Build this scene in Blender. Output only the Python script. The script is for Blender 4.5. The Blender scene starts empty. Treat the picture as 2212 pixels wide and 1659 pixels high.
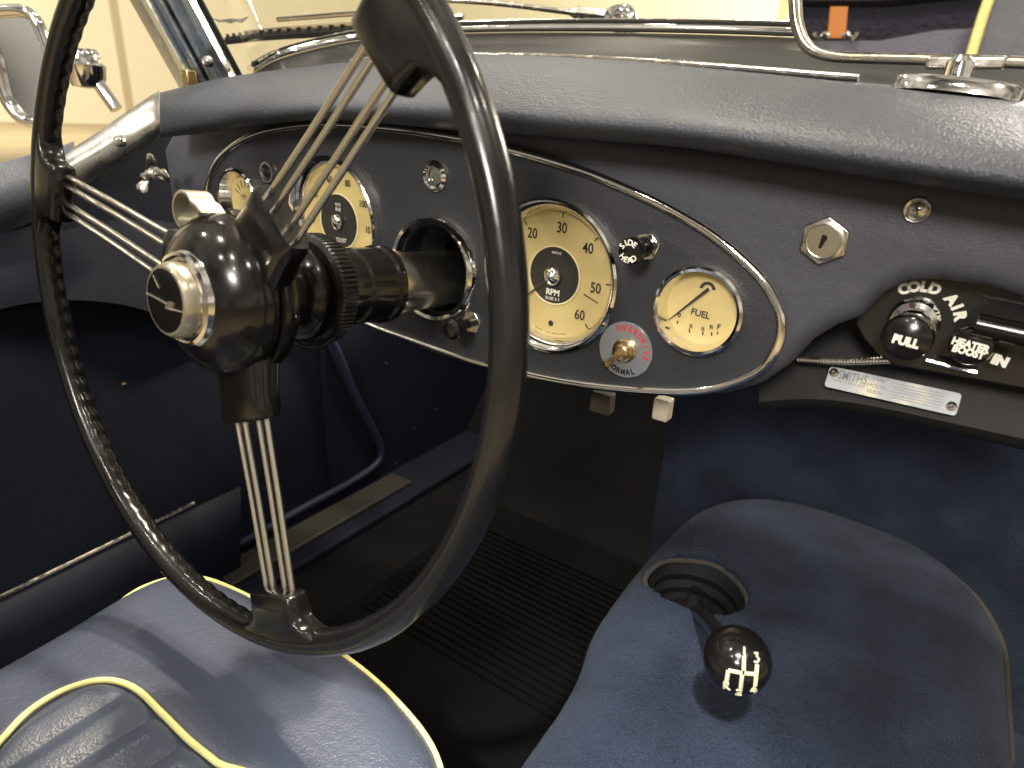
import bpy, bmesh, math, random
import numpy as np
from mathutils import Vector, Matrix
random.seed(4)
S = bpy.context.scene
COL = S.collection
# ------------------------------------------------------------ camera
VW, VH, FP = 2212., 1659., 1420.
CR = Matrix(((.8209, -.2473, .5148), (.5693, .2828, -.7719), (.0453, .9267, .3730)))
CP = Vector((.2476, -.4048, .1060))
cam = bpy.data.cameras.new('camera'); co = bpy.data.objects.new('camera', cam); COL.objects.link(co)
cam.sensor_width = 36; cam.lens = FP / VW * 36; cam.clip_start = .02; cam.clip_end = 200
co.matrix_world = Matrix.Translation(CP) @ CR.to_4x4(); S.camera = co
cam.dof.use_dof = True; cam.dof.focus_distance = .47; cam.dof.aperture_fstop = 9.0
S.view_settings.view_transform = 'Standard'; S.view_settings.look = 'None'
S.view_settings.exposure = 0; S.view_settings.gamma = 1
# ------------------------------------------------------------ world and lamps
w = bpy.data.worlds.new('World'); S.world = w; w.use_nodes = True
nt = w.node_tree; bg = nt.nodes['Background']
tc = nt.nodes.new('ShaderNodeTexCoord'); nz = nt.nodes.new('ShaderNodeTexNoise'); cr = nt.nodes.new('ShaderNodeValToRGB')
nz.inputs['Scale'].default_value = 3.2; nz.inputs['Detail'].default_value = 3
cr.color_ramp.elements[0].position = .36; cr.color_ramp.elements[0].color = (.07, .062, .052, 1)
cr.color_ramp.elements[1].position = .62; cr.color_ramp.elements[1].color = (1.0, .91, .76, 1)
nt.links.new(tc.outputs['Generated'], nz.inputs['Vector']); nt.links.new(nz.outputs['Fac'], cr.inputs['Fac'])
nt.links.new(cr.outputs['Color'], bg.inputs['Color']); bg.inputs['Strength'].default_value = .75

def lamp(name, kind, loc, tgt, power, size=.1, color=(1, .90, .76), sy=None):
    l = bpy.data.lights.new(name, kind); o = bpy.data.objects.new(name, l); COL.objects.link(o)
    l.energy = power; l.color = color; o.location = loc
    if kind == 'AREA':
        l.shape = 'RECTANGLE' if sy else 'DISK'; l.size = size
        if sy: l.size_y = sy
    o.rotation_euler = (Vector(tgt) - Vector(loc)).to_track_quat('-Z', 'Y').to_euler()
    return o
lamp('key_lamp', 'AREA', (-.2, .35, 2.1), (0, -.1, -.1), 40, .2, (1, .88, .70))
for i, (x, y, z, p) in enumerate([(-.9, -1.2, 2.3, 16), (.3, -1.9, 2.4, 14), (1.5, -1.0, 2.3, 14), (-1.9, .2, 2.4, 16), (1.9, .9, 2.5, 14),
                                  (-.6, -2.8, 2.5, 12), (.9, -3.0, 2.5, 12), (-2.6, -1.4, 2.5, 14), (-1.3, 2.2, 2.6, 16), (1.0, 2.6, 2.6, 16)]):
    lamp('ceiling_lamp', 'AREA', (x, y, z), (0, 0, 0), p, .13)
lamp('front_lamp', 'AREA', (.75, 2.9, 1.15), (.15, 0, .1), 130, .5, (1, .9, .72))
lamp('rear_lamp', 'AREA', (.8, -3.4, 1.7), (0, 0, 0), 150, .8, (1, .92, .82))
def spot(loc, tgt, power, deg, color=(1, .9, .75)):
    o = lamp('added_spot', 'SPOT', loc, tgt, power, 0, color); o.data.spot_size = math.radians(deg); o.data.spot_blend = .9; o.data.shadow_soft_size = .06  # unseen narrow cones, added to light single patches
spot((.55, -1.6, 2.0), (.11, -.12, -.3), 620, 9, (.92, .95, 1))  # added to lay a pale patch on the tunnel carpet
spot((-.40, .62, 2.3), (-.12, -.23, -.28), 330, 10, (1, .86, .66))  # added for warm highlights and wheel shadows on the seat cushion
lamp('wall_wash_fill', 'AREA', (-6, 22, 9), (-10, 31, 1), 4300, 10, (1, .90, .72))  # unseen fill light, added to brighten the front wall
lamp('side_wash_fill', 'AREA', (-20, 4, 9), (-31, 8, 0), 3700, 10, (1, .90, .72))  # same kind of added fill, out of view, for the side wall

# ------------------------------------------------------------ helpers
def ray(u, v):
    return CR @ Vector(((u - VW/2)/FP, -(v - VH/2)/FP, -1.))
def P(u, v, ax, val):
    d = ray(u, v); return CP + d*((val - CP[ax])/d[ax])
def PY(u, v, y=0.): return P(u, v, 1, y)
def PX(u, v, x=-.55): return P(u, v, 0, x)
def PZ(u, v, z): return P(u, v, 2, z)
def cr_spline(pts, n=8, closed=False):
    pts = [Vector(p) for p in pts]; N = len(pts); out = []
    rng = N if closed else N-1
    for i in range(rng):
        p0 = pts[(i-1) % N] if closed or i > 0 else pts[0]*2-pts[1]
        p1 = pts[i]; p2 = pts[(i+1) % N]
        p3 = pts[(i+2) % N] if closed or i+2 < N else pts[-1]*2-pts[-2]
        for k in range(n):
            t = k/n
            out.append(.5*((2*p1)+(p2-p0)*t+(2*p0-5*p1+4*p2-p3)*t*t+(3*p1-p0-3*p2+p3)*t**3))
    if not closed: out.append(pts[-1])
    return out

WL = {}
def finish(name, vs, fs, mat, parent=None, smooth=True, sharp=None, bevel=0):
    vs = [Vector(v) for v in vs]
    lo = Vector((min(v.x for v in vs), min(v.y for v in vs), min(v.z for v in vs)))
    hi = Vector((max(v.x for v in vs), max(v.y for v in vs), max(v.z for v in vs)))
    c = (lo+hi)/2
    me = bpy.data.meshes.new(name); me.from_pydata([v-c for v in vs], [], fs); me.update()
    bm = bmesh.new(); bm.from_mesh(me); bmesh.ops.recalc_face_normals(bm, faces=bm.faces)
    bm.to_mesh(me); bm.free()
    if smooth:
        me.polygons.foreach_set('use_smooth', [True]*len(me.polygons))
        me.set_sharp_from_angle(angle=math.radians(sharp or 38))
    o = bpy.data.objects.new(name, me); COL.objects.link(o); me.materials.append(mat)
    if bevel:
        m = o.modifiers.new('bevel', 'BEVEL'); m.width = bevel; m.segments = 3; m.limit_method = 'ANGLE'; m.angle_limit = math.radians(35)
    WL[o.name] = c
    if parent is not None:
        o.parent = parent; o.location = c - WL[parent.name]
    else: o.location = c
    return o
def thing(name, label, cat, loc, group=None):
    o = bpy.data.objects.new(name, None); COL.objects.link(o); o.location = loc; o.empty_display_size = .05
    WL[o.name] = Vector(loc); return tag(o, label, cat, group)
def tag(o, label, cat, group=None):
    o['label'] = label; o['category'] = cat
    if group: o['group'] = group
    return o
class MB:
    def __init__(s, M=None): s.v = []; s.f = []; s.M = M or Matrix.Identity(4)
    def add(s, vs, fs, M=None):
        b = len(s.v); T = s.M @ M if M is not None else s.M
        s.v += [T @ Vector(v) for v in vs]; s.f += [[b+i for i in f] for f in fs]; return s
    def lathe(s, prof, n=64, M=None, mod=None):
        vs = []; fs = []; m = len(prof)
        for i in range(n):
            a = 2*math.pi*i/n
            for j, (r, h) in enumerate(prof):
                rr = r*(mod(i, j) if mod else 1); vs.append((rr*math.cos(a), rr*math.sin(a), h))
        for i in range(n):
            k = (i+1) % n
            for j in range(m-1):
                if prof[j][0] < 1e-7 and prof[j+1][0] < 1e-7: continue
                fs.append([i*m+j, k*m+j, k*m+j+1, i*m+j+1])
        return s.add(vs, fs, M)
    def tube(s, path, r, n=10, closed=False, caps=True, M=None, flat=1, up=None):
        path = [Vector(p) for p in path]; N = len(path); vs = []; fs = []
        prev = None
        for i, p in enumerate(path):
            t = (path[(i+1) % N]-path[(i-1) % N]) if closed or 0 < i < N-1 else (path[1]-path[0] if i == 0 else path[-1]-path[-2])
            t.normalize()
            a = Vector(up) if up is not None else (prev or (Vector((0, 0, 1)) if abs(t.z) < .9 else Vector((1, 0, 0))))
            b = t.cross(a).normalized(); a = b.cross(t).normalized(); prev = a.copy()
            rr = r[i] if isinstance(r, (list, tuple)) else r
            for k in range(n):
                th = 2*math.pi*k/n; vs.append(p+a*math.cos(th)*rr*flat+b*math.sin(th)*rr)
        for i in range(N if closed else N-1):
            j = (i+1) % N
            for k in range(n): l = (k+1) % n; fs.append([i*n+k, i*n+l, j*n+l, j*n+k])
        if caps and not closed: fs.append(list(range(n))); fs.append([(N-1)*n+k for k in range(n)])
        return s.add(vs, fs, M)
    def box(s, c, d, M=None):
        x, y, z = [q/2 for q in d]; cx, cy, cz = c
        vs = [(cx+a*x, cy+b*y, cz+e*z) for a in (-1, 1) for b in (-1, 1) for e in (-1, 1)]
        return s.add(vs, [[0, 1, 3, 2], [4, 6, 7, 5], [0, 4, 5, 1], [2, 3, 7, 6], [0, 2, 6, 4], [1, 5, 7, 3]], M)
    def prism(s, pts, z0, z1, M=None):
        n = len(pts); vs = [(x, y, z0) for x, y in pts]+[(x, y, z1) for x, y in pts]
        fs = [list(range(n))[::-1], [n+i for i in range(n)]]+[[i, (i+1) % n, n+(i+1) % n, n+i] for i in range(n)]
        return s.add(vs, fs, M)
    def loft(s, lines, M=None, closed=False):
        m = len(lines[0]); vs = [p for l in lines for p in l]; fs = []
        for i in range(len(lines)-1):
            for j in range(m if closed else m-1):
                k = (j+1) % m; fs.append([i*m+j, i*m+k, (i+1)*m+k, (i+1)*m+j])
        return s.add(vs, fs, M)
    def build(s, name, mat, parent=None, **k): return finish(name, s.v, s.f, mat, parent, **k)

def text_mesh(body, size, M, sx=1., ext=.0002, align='CENTER', bold=0.0):
    c = bpy.data.curves.new('t', 'FONT'); c.body = body; c.size = size; c.align_x = align; c.align_y = 'CENTER'
    c.extrude = ext; c.offset = bold; c.resolution_u = 3
    o = bpy.data.objects.new('t', c); COL.objects.link(o)
    bpy.context.view_layer.update()
    me = bpy.data.meshes.new_from_object(o.evaluated_get(bpy.context.evaluated_depsgraph_get()))
    T = M @ Matrix.Diagonal((sx, 1, 1, 1))
    vs = [T @ v.co for v in me.vertices]; fs = [list(p.vertices) for p in me.polygons]
    bpy.data.objects.remove(o); bpy.data.curves.remove(c); bpy.data.meshes.remove(me)
    return vs, fs
def addtext(mb, body, size, M, **k):
    vs, fs = text_mesh(body, size, M, **k); mb.add(vs, fs)
def arctext(mb, body, size, r, a0, a1, M, flip=False, **k):
    n = len(body)
    for i, ch in enumerate(body):
        if ch == ' ': continue
        a = math.radians(a0+(a1-a0)*i/max(1, n-1))
        rot = a-math.pi/2 if not flip else a+math.pi/2
        addtext(mb, ch, size, M @ Matrix.Translation((r*math.cos(a), r*math.sin(a), 0)) @ Matrix.Rotation(rot, 4, 'Z'), **k)
def boolean(o, cut):
    m = o.modifiers.new('b', 'BOOLEAN'); m.operation = 'DIFFERENCE'; m.object = cut; m.solver = 'EXACT'
    bpy.context.view_layer.update()
    me = bpy.data.meshes.new_from_object(o.evaluated_get(bpy.context.evaluated_depsgraph_get()))
    o.modifiers.clear(); o.data = me
    me.polygons.foreach_set('use_smooth', [True]*len(me.polygons)); me.set_sharp_from_angle(angle=math.radians(38))
    bpy.data.objects.remove(cut)

# ------------------------------------------------------------ materials
def mat(name, col, rough=.5, metal=0, bump=None, coat=0, spec=.5, var=None, sheen=0, rvar=None, trans=0, ior=1.45):
    m = bpy.data.materials.new(name); m.use_nodes = True; t = m.node_tree; b = t.nodes['Principled BSDF']
    b.inputs['Base Color'].default_value = (*col, 1); b.inputs['Roughness'].default_value = rough
    b.inputs['Metallic'].default_value = metal; b.inputs['Coat Weight'].default_value = coat; b.inputs['Coat Roughness'].default_value = .06
    b.inputs['Specular IOR Level'].default_value = spec; b.inputs['IOR'].default_value = ior
    b.inputs['Transmission Weight'].default_value = trans
    if sheen: b.inputs['Sheen Weight'].default_value = sheen; b.inputs['Sheen Roughness'].default_value = .4
    g = t.nodes.new('ShaderNodeNewGeometry')
    def noise(scale, det=4, kind='N'):
        n = t.nodes.new('ShaderNodeTexNoise' if kind == 'N' else 'ShaderNodeTexVoronoi')
        n.inputs['Scale'].default_value = scale
        if kind == 'N': n.inputs['Detail'].default_value = det
        t.links.new(g.outputs['Position'], n.inputs['Vector']); return n
    if var:
        sc, col2, lo, hi = var; n = noise(sc, 6); r = t.nodes.new('ShaderNodeValToRGB')
        r.color_ramp.elements[0].position = lo; r.color_ramp.elements[1].position = hi
        r.color_ramp.elements[0].color = (*col, 1); r.color_ramp.elements[1].color = (*col2, 1)
        t.links.new(n.outputs['Fac'], r.inputs['Fac']); t.links.new(r.outputs['Color'], b.inputs['Base Color'])
    if rvar:
        sc, lo, hi = rvar; n = noise(sc, 5); r = t.nodes.new('ShaderNodeMapRange')
        r.inputs['From Min'].default_value = .3; r.inputs['From Max'].default_value = .7
        r.inputs['To Min'].default_value = lo; r.inputs['To Max'].default_value = hi
        t.links.new(n.outputs['Fac'], r.inputs['Value']); t.links.new(r.outputs['Result'], b.inputs['Roughness'])
    if bump:
        last = None
        for kind, sc, st, dist in bump:
            bn = t.nodes.new('ShaderNodeBump'); bn.inputs['Strength'].default_value = st; bn.inputs['Distance'].default_value = dist
            n = noise(sc, 3, kind); t.links.new(n.outputs['Distance' if kind == 'V' else 'Fac'], bn.inputs['Height'])
            if kind == 'V': n.feature = 'F1'
            if last: t.links.new(last.outputs['Normal'], bn.inputs['Normal'])
            last = bn
        t.links.new(last.outputs['Normal'], b.inputs['Normal'])
    return m
GRAIN = [('V', 650, .5, .0006), ('N', 220, .5, .0012)]
M = dict(
 pad=mat('navy_pad_vinyl', (.040, .046, .060), .44, bump=GRAIN, rvar=(9, .42, .56)),
 fascia=mat('navy_fascia_vinyl', (.056, .059, .074), .54, bump=[('V', 800, .35, .0004), ('N', 90, .35, .0015)]),
 panel=mat('panel_vinyl', (.026, .028, .034), .48, bump=[('V', 900, .3, .0004), ('N', 110, .3, .0012)]),
 seat=mat('blue_leather', (.053, .064, .096), .40, bump=[('V', 620, .45, .0005), ('N', 190, .45, .0009), ('N', 25, .12, .002)], rvar=(14, .30, .44)),
 piping=mat('yellow_piping', (.76, .72, .30), .5, bump=[('N', 500, .3, .0004)], var=(60, (.66, .60, .26), .5, .75)),
 carpet=mat('navy_carpet', (.017, .026, .052), .95, bump=[('N', 1300, 1, .003), ('N', 420, .9, .004)], spec=.15, sheen=.12, var=(19, (.036, .054, .098), .36, .70)),
 trim=mat('navy_trim_vinyl', (.009, .011, .021), .6, spec=.25, bump=[('N', 300, .4, .001)]),
 trimb=mat('blue_edging', (.016, .021, .052), .6),
 mat=mat('black_rubber_mat', (.004, .004, .004), .8, spec=.08, bump=[('N', 200, .4, .002)]),
 floor=mat('black_footwell', (.004, .0042, .005), .9, spec=.2, bump=[('N', 150, .5, .003)], var=(12, (.007, .0065, .006), .45, .75)),
 bake=mat('black_bakelite', (.008, .007, .0065), .16, coat=.15, rvar=(40, .12, .26), bump=[('N', 60, .08, .001)]),
 rim=mat('worn_black_rim', (.007, .0068, .0065), .2, coat=.15, rvar=(35, .14, .30), var=(70, (.035, .033, .028), .66, .82), bump=[('N', 90, .10, .001), ('N', 900, .06, .0003)]),
 black=mat('black_paint', (.012, .012, .012), .3, coat=.2, bump=[('N', 120, .15, .001)]),
 casing=mat('casing_paint', (.016, .016, .016), .62, spec=.3, bump=[('N', 200, .3, .001)]),
 dullchrome=mat('dull_chrome', (.42, .38, .33), .22, 1, rvar=(60, .15, .4)),
 pillar=mat('pillar_metal', (.74, .79, .84), .2, 1, rvar=(50, .12, .3)),
 rubber=mat('black_rubber', (.010, .010, .010), .7, spec=.3),
 dark=mat('dark_cavity', (.003, .003, .003), .9),
 chrome=mat('chrome', (.82, .80, .76), .07, 1, rvar=(60, .04, .14), bump=[('N', 70, .12, .0008)]),
 chromed=mat('worn_chrome', (.66, .62, .56), .2, 1, rvar=(90, .12, .35), bump=[('N', 200, .2, .0006)]),
 steel=mat('spoke_steel', (.70, .66, .57), .26, 1),
 alu=mat('door_cap_aluminium', (.66, .66, .62), .3, 1, rvar=(40, .2, .42), bump=[('N', 40, .15, .001)]),
 brass=mat('brass', (.62, .47, .24), .25, 1),
 nickel=mat('nickel', (.66, .64, .57), .24, 1, bump=[('N', 300, .1, .0005)]),
 dial=mat('cream_dial', (.60, .49, .22), .55, var=(30, (.50, .40, .16), .4, .75)),
 dialp=mat('cream_dial_pale', (.74, .66, .40), .55),
 dialdark=mat('dial_centre', (.030, .028, .024), .5),
 ink=mat('dial_ink', (.02, .018, .018), .6),
 white=mat('white_lettering', (.82, .80, .72), .5),
 red=mat('red_lettering', (.55, .03, .05), .5),
 redink=mat('dull_red_ink', (.13, .03, .03), .5),
 plate=mat('silver_plate', (.42, .47, .55), .3, .8, bump=[('N', 260, .2, .0005)]),
 dplate=mat('data_plate', (.27, .285, .31), .5, .3, var=(60, (.50, .48, .36), .5, .72)),
 greyink=mat('grey_ink', (.17, .17, .18), .6),
 ivory=mat('ivory_enamel', (.70, .66, .42), .35, coat=.3),
 creamt=mat('aged_metal', (.60, .55, .43), .3, .85, rvar=(60, .2, .45)),
 green=mat('clear_lens', (.10, .11, .10), .1, coat=1),
 weld=mat('tunnel_edge', (.060, .055, .048), .8, spec=.2),
 tan=mat('tan_strap', (.42, .15, .03), .5, bump=[('N', 400, .4, .001)]),
 tonneau=mat('navy_cloth', (.018, .018, .034), .9, bump=[('N', 60, .8, .02)]),
 rearv=mat('rear_vinyl', (.10, .10, .15), .5, bump=[('N', 160, .5, .004)]), doortop=mat('door_top_vinyl', (.075, .085, .11), .38, bump=GRAIN),
 tape=mat('brown_block', (.05, .042, .03), .8), wblock=mat('white_block', (.6, .52, .42), .6),
 wall=mat('cream_wall', (.78, .73, .56), .9), seam=mat('wall_seam', (.50, .42, .27), .9),
 ground=mat('beige_floor', (.46, .37, .22), .5, var=(.8, (.36, .28, .16), .35, .7)),
 wood=mat('brown_board', (.2, .12, .06), .6),
 sill=mat('sill_plate', (.055, .052, .045), .5, .3, rvar=(30, .3, .5)),
)
def glassmat(name, refl, tint=(1, 1, 1), rough=.02):
    m = bpy.data.materials.new(name); m.use_nodes = True; t = m.node_tree; t.nodes.remove(t.nodes['Principled BSDF'])
    tr = t.nodes.new('ShaderNodeBsdfTransparent'); tr.inputs[0].default_value = (*tint, 1)
    gl = t.nodes.new('ShaderNodeBsdfGlossy'); gl.inputs['Roughness'].default_value = rough
    lw = t.nodes.new('ShaderNodeLayerWeight'); lw.inputs[0].default_value = .5
    pw_ = t.nodes.new('ShaderNodeMath'); pw_.operation = 'POWER'; pw_.inputs[1].default_value = 4.5; t.links.new(lw.outputs['Facing'], pw_.inputs[0])
    fr = t.nodes.new('ShaderNodeMath'); fr.operation = 'MULTIPLY_ADD'; fr.inputs[1].default_value = .9; fr.inputs[2].default_value = refl; t.links.new(pw_.outputs[0], fr.inputs[0])
    mx = t.nodes.new('ShaderNodeMixShader')
    t.links.new(fr.outputs[0], mx.inputs[0]); t.links.new(tr.outputs[0], mx.inputs[1]); t.links.new(gl.outputs[0], mx.inputs[2])
    t.links.new(mx.outputs[0], t.nodes['Material Output'].inputs[0]); return m
M['glass'] = glassmat('gauge_glass', .045)
M['wsglass'] = glassmat('windscreen_glass', .02, (.97, .98, .96))
M['mirror'] = mat('mirror_glass', (.88, .88, .88), .015, 1)

MD = Matrix(((1, 0, 0, 0), (0, 0, -1, 0), (0, 1, 0, 0), (0, 0, 0, 1)))     # local z -> -y (to the driver), local y -> up
def D(x, z, y=0.): return Matrix.Translation((x, y, z)) @ MD
def toD(u, v, y=0.):
    p = PY(u, v, y); return p.x, p.z

# ------------------------------------------------------------ the place around the car
def struct(mb, name, m):
    o = mb.build(name, m, smooth=False); o['kind'] = 'structure'; return o
struct(MB().add([(-45, -20, -.95), (45, -20, -.95), (45, 45, -.95), (-45, 45, -.95)], [[0, 1, 2, 3]]), 'ground', M['ground'])
struct(MB().box((0, 34, 5), (90, .3, 12)), 'wall_front', M['wall'])
struct(MB().box((-34, 8, 5), (.3, 60, 12)), 'wall_side', M['wall'])
for (u, v) in ((262, 120),):
    p = PX(u, v, -33.8); o = MB().box((-33.8, p.y, 5), (.08, .30, 12)).build('wall_joint', M['seam'], smooth=False)
    tag(o, 'thin upright joint strip on the cream wall left of the windscreen pillar', 'joint strip')
p = P(1690, 30, 1, 33.7); o = MB().box((p.x, 33.75, 5), (.35, .12, 12)).build('wall_joint', M['seam'], smooth=False)
tag(o, 'thin upright joint strip on the cream wall seen just left of the interior mirror', 'joint strip')

# ------------------------------------------------------------ dashboard
dash = thing('dashboard', 'navy vinyl dashboard with padded top roll and oval chrome trimmed instrument panel', 'dashboard', (0, 0, 0))
def offset_poly(pts, d):
    n = len(pts); out = []
    for i in range(n):
        a = Vector(pts[i-1]); b = Vector(pts[i]); c = Vector(pts[(i+1) % n])
        t = (c-a).normalized(); out.append(b+Vector((t.y, -t.x))*d)
    return out
def slab(name, pts, y0, depth, rad, m, parent):
    # pts counter clockwise seen from the driver (x right, z up); rounded front edge
    A = sum(pts[i-1][0]*pts[i][1]-pts[i][0]*pts[i-1][1] for i in range(len(pts)))
    if A < 0: pts = pts[::-1]
    rings = []; K = 6
    for k in range(K+1):
        a = math.pi/2*k/K; rings.append([(p.x, y0+rad*(1-math.cos(a)) , p.y) for p in offset_poly(pts, -rad*(1-math.sin(a)))])
    rings.append([(p[0], y0+depth, p[1]) for p in pts])
    n = len(pts); mb = MB(); mb.loft(rings, closed=True); mb.f.append(list(range(n))); mb.f.append([(K+1)*n+i for i in range(n)])
    return mb.build(name, m, parent)
# fascia outline
bott = [toD(u, v) for u, v in [(2212, 655), (2120, 626), (2030, 612), (1960, 614), (1905, 640), (1862, 690), (1800, 712), (1745, 745), (1700, 795), (1640, 838), (1560, 862), (1450, 868), (1300, 852), (1140, 822), (1000, 787), (850, 733)]]
right = [(.62, .070), (.62, .03), (.34, .031)]
left = [(-.235, -.083), (-.30, -.075), (-.37, -.05), (-.42, -.03), (-.50, -.02), (-.50, .06), (-.47, .085), (-.3, .10), (0, .104), (.2, .092), (.3, .086)]
outl = right+bott+left
outl = [Vector((a, b)) for a, b in outl]
dense = []
for i in range(len(outl)):
    a, b = outl[i-1], outl[i]; k = max(1, int((b-a).length/.02))
    for j in range(k): dense.append(a.lerp(b, (j+1)/k))
o_fascia = slab('fascia', dense, .004, .05, .012, M['fascia'], dash)
oval = [toD(u, v) for u, v in [(450, 430), (465, 365), (500, 322), (560, 290), (640, 274), (720, 270), (850, 279), (980, 297), (1100, 322), (1250, 366), (1350, 405), (1450, 452), (1550, 513), (1640, 592), (1680, 655), (1690, 705), (1675, 755), (1640, 800), (1560, 833), (1480, 843), (1380, 840), (1260, 828), (1140, 806), (1000, 770), (850, 719), (770, 687)]]
oval += [(-.262, -.064), (-.325, -.050), (-.375, -.032), (-.405, -.01)]
ovs = cr_spline([Vector((a, b, 0)) for a, b in oval], 6, True)
ov2 = [Vector((p.x, p.y)) for p in ovs]
o_panel = slab('instrument_panel', ov2, -.001, .02, .003, M['panel'], dash)
RX, RZ = -.1022, -.0094
for o in (o_fascia, o_panel):
    cut = MB(D(RX, RZ)).lathe([(0, .05), (.036, .05), (.036, -.09), (0, -.09)], 64).build('cut', M['dark'])
    pc = cut.location.copy(); boolean(o, cut)
MB(D(RX, RZ)).lathe([(.0365, -.006), (.0365, -.075), (0, -.075)], 48).build('column_opening', M['dark'], dash)
MB().tube([(p.x, -.002, p.y) for p in ovs], .0031, 12, closed=True).build('oval_trim', M['chrome'], dash)
# padded top
us = [345, 420, 500, 700, 1000, 1300, 1500, 1800, 2212, 2700, 3300]
yT = [-.015, .02, .05, .10, .13, .13, .13, .13, .13, .13, .13]
yF = [-.045, -.043, -.043, -.045, -.048, -.048, -.048, -.048, -.048, -.048, -.048]
PL = [(1.0, [200, 182, 165, 139, 114, 124, 140, 170, 212, 268, 345]), (.6, [203, 187, 173, 153, 130, 143, 160, 188, 233, 290, 370]),
      (.28, [212, 200, 190, 175, 160, 176, 192, 220, 268, 328, 410]), (.06, [232, 225, 220, 209, 206, 228, 243, 278, 330, 390, 472]),
      (0., [264, 258, 252, 240, 250, 272, 290, 334, 394, 455, 534]), (.10, [288, 281, 273, 256, 276, 298, 316, 364, 427, 489, 565]), (.42, [298, 290, 281, 262, 286, 308, 326, 374, 438, 500, 576])]
lines = []
for k, vv in PL:
    pts = [PY(u, v, yF[i]+k*(yT[i]-yF[i])) for i, (u, v) in enumerate(zip(us, vv))]
    lines.append(cr_spline(pts, 10))
n2 = len(lines[0]); cols = [cr_spline([l[j] for l in lines], 5) for j in range(n2)]
# soft closed left end
c0 = cols[0]; cen = sum(c0, Vector())/len(c0)
endc = [cen+(p-cen)*.0+Vector((-.006, .004, -.002)) for p in c0]; endm = [cen+(p-cen)*.8+Vector((-.005, .004, 0)) for p in c0]
MB().loft([endc, endm]+cols).build('padded_roll', M['pad'], dash, sharp=80)
# cowl strip behind the pad with chrome demister trim
Wu = [545, 600, 700, 800, 1000, 1300, 1700, 2212, 2700, 3300]; Wv = [158, 128, 101, 85, 72, 70, 80, 108, 148, 200]
Wy = [.10, .16, .20, .23, .26, .26, .26, .26, .26, .26]
Wl = cr_spline([PY(u, v, y) for u, v, y in zip(Wu, Wv, Wy)], 10)
Tu = [545, 600, 700, 800, 1000, 1300, 1700, 2212, 2700, 3300]; Tv = [160, 151, 140, 131, 116, 125, 162, 214, 270, 347]; Ty = [.06, .08, .10, .12, .128, .128, .128, .128, .128, .128]
Tl = cr_spline([PY(u, v+3, y) for u, v, y in zip(Tu, Tv, Ty)], 10)
Ml = [a.lerp(b, .55)+Vector((0, .0, -.006)) for a, b in zip(Tl, Wl)]
MB().loft([Tl, [a.lerp(b, .3)+Vector((0, 0, -.006)) for a, b in zip(Tl, Wl)], Ml, Wl]).build('cowl_cover', M['black'], dash, sharp=80)
dm = cr_spline([PY(u, v, .115) for u, v in [(760, 132), (900, 120), (1050, 119), (1200, 123), (1400, 134), (1600, 148), (1750, 160), (1855, 168)]], 8)
MB().tube(dm, .0032, 10, flat=.8).build('demister_trim', M['chromed'], dash)

def gauge(name, label, x, z, r, dial_r, depth=.004, m='dial'):
    # the dial sits in a raised can proud of the panel
    x, z = CP.x+(x-CP.x)*.979, CP.z+(z-CP.z)*.979; r *= .979; dial_r *= .979
    for q in (o_fascia, o_panel): boolean(q, MB(D(x, z)).lathe([(0, .05), (r-.004, .05), (r-.004, -.09), (0, -.09)], 64).build('cut', M['dark']))
    T = D(x, z)
    MB(T).lathe([(r-.0041, -.001), (r-.0041, -.04), (0, -.04)], 48).build('gauge_can', M['black'], dash)
    # dial is the part; bezel and glass its sub-parts
    g = MB(T).lathe([(0, -depth), (dial_r*1.03, -depth)], 72).build(name, M[m], dash)
    g['label'] = label
    MB(T).lathe([(r, -.008), (r, .003), (r-.0006, .0072), (r-.0022, .0085), (r-.0040, .0078), (dial_r+.0015, .001), (dial_r, -depth)], 96).build('bezel', M['chrome'], g)
    return g, T
def dialtext(mb, T, s, u, v, size, depth=.004, sx=.8, bold=.0002, rot=0):
    x, z = toD(u, v, depth); q = T.translation
    addtext(mb, s, size, T @ Matrix.Translation((x-q.x, z-q.z, -depth+.0003)) @ Matrix.Rotation(rot, 4, 'Z'), sx=sx, ext=.0001, bold=bold)
def V5(x, y): return x/2.633/1.1302+973.3, y/2.633/1.1302+353.9     # crop of the photograph to view pixels
def polar(a, r): a = math.radians(a); return r*math.cos(a), r*math.sin(a)
def tick(mb, T, a, r0, r1, w, z=-.0037, cx=0, cy=0):
    a = math.radians(a); c, s = math.cos(a), math.sin(a)
    q = [(r0, -w/2), (r1, -w/2), (r1, w/2), (r0, w/2)]
    mb.prism([(cx+c*x-s*y, cy+s*x+c*y) for x, y in q], z, z+.0002, T)
# tachometer
tg, T = gauge('tachometer', 'cream rev counter with dark centre reading to 60', .0022, .0, .0572, .0468)
mb = MB(T); 
mb.lathe([(0, -.0036), (.0205, -.0036)], 64).build('dial_centre', M['dialdark'], tg)
MB(T).lathe([(.0205, -.0037), (.0208, -.0030), (.0216, -.0030), (.0220, -.0037)], 64).build('centre_ring', M['dialp'], tg)
ink = MB()
for s, a in (('0', -138), ('10', 175), ('20', 127), ('30', 84), ('40', 42), ('50', -6), ('60', -47)):
    px, pz = polar(a, .0345)
    addtext(ink, s, .0105, T @ Matrix.Translation((px, pz, -.0036)), sx=.82, ext=.0001, bold=.00012)
for a in (-138, 175, 128, 85, 44, 1, -47): tick(ink, T, a, .042, .0455, .0009)
for i in range(29): tick(ink, T, 229-i*9.7, .0449, .0458, .0004) if False else None
ink.lathe([(0, -.0035), (.0022, -.0035)], 20, T @ Matrix.Translation((.0, -.036, 0)))
arctext(ink, 'MADE IN ENGLAND', .0016, .0435, -107, -73, T @ Matrix.Translation((0, 0, -.0036)), flip=True, ext=.00005)
ink.build('numerals', M['ink'], tg)
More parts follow.
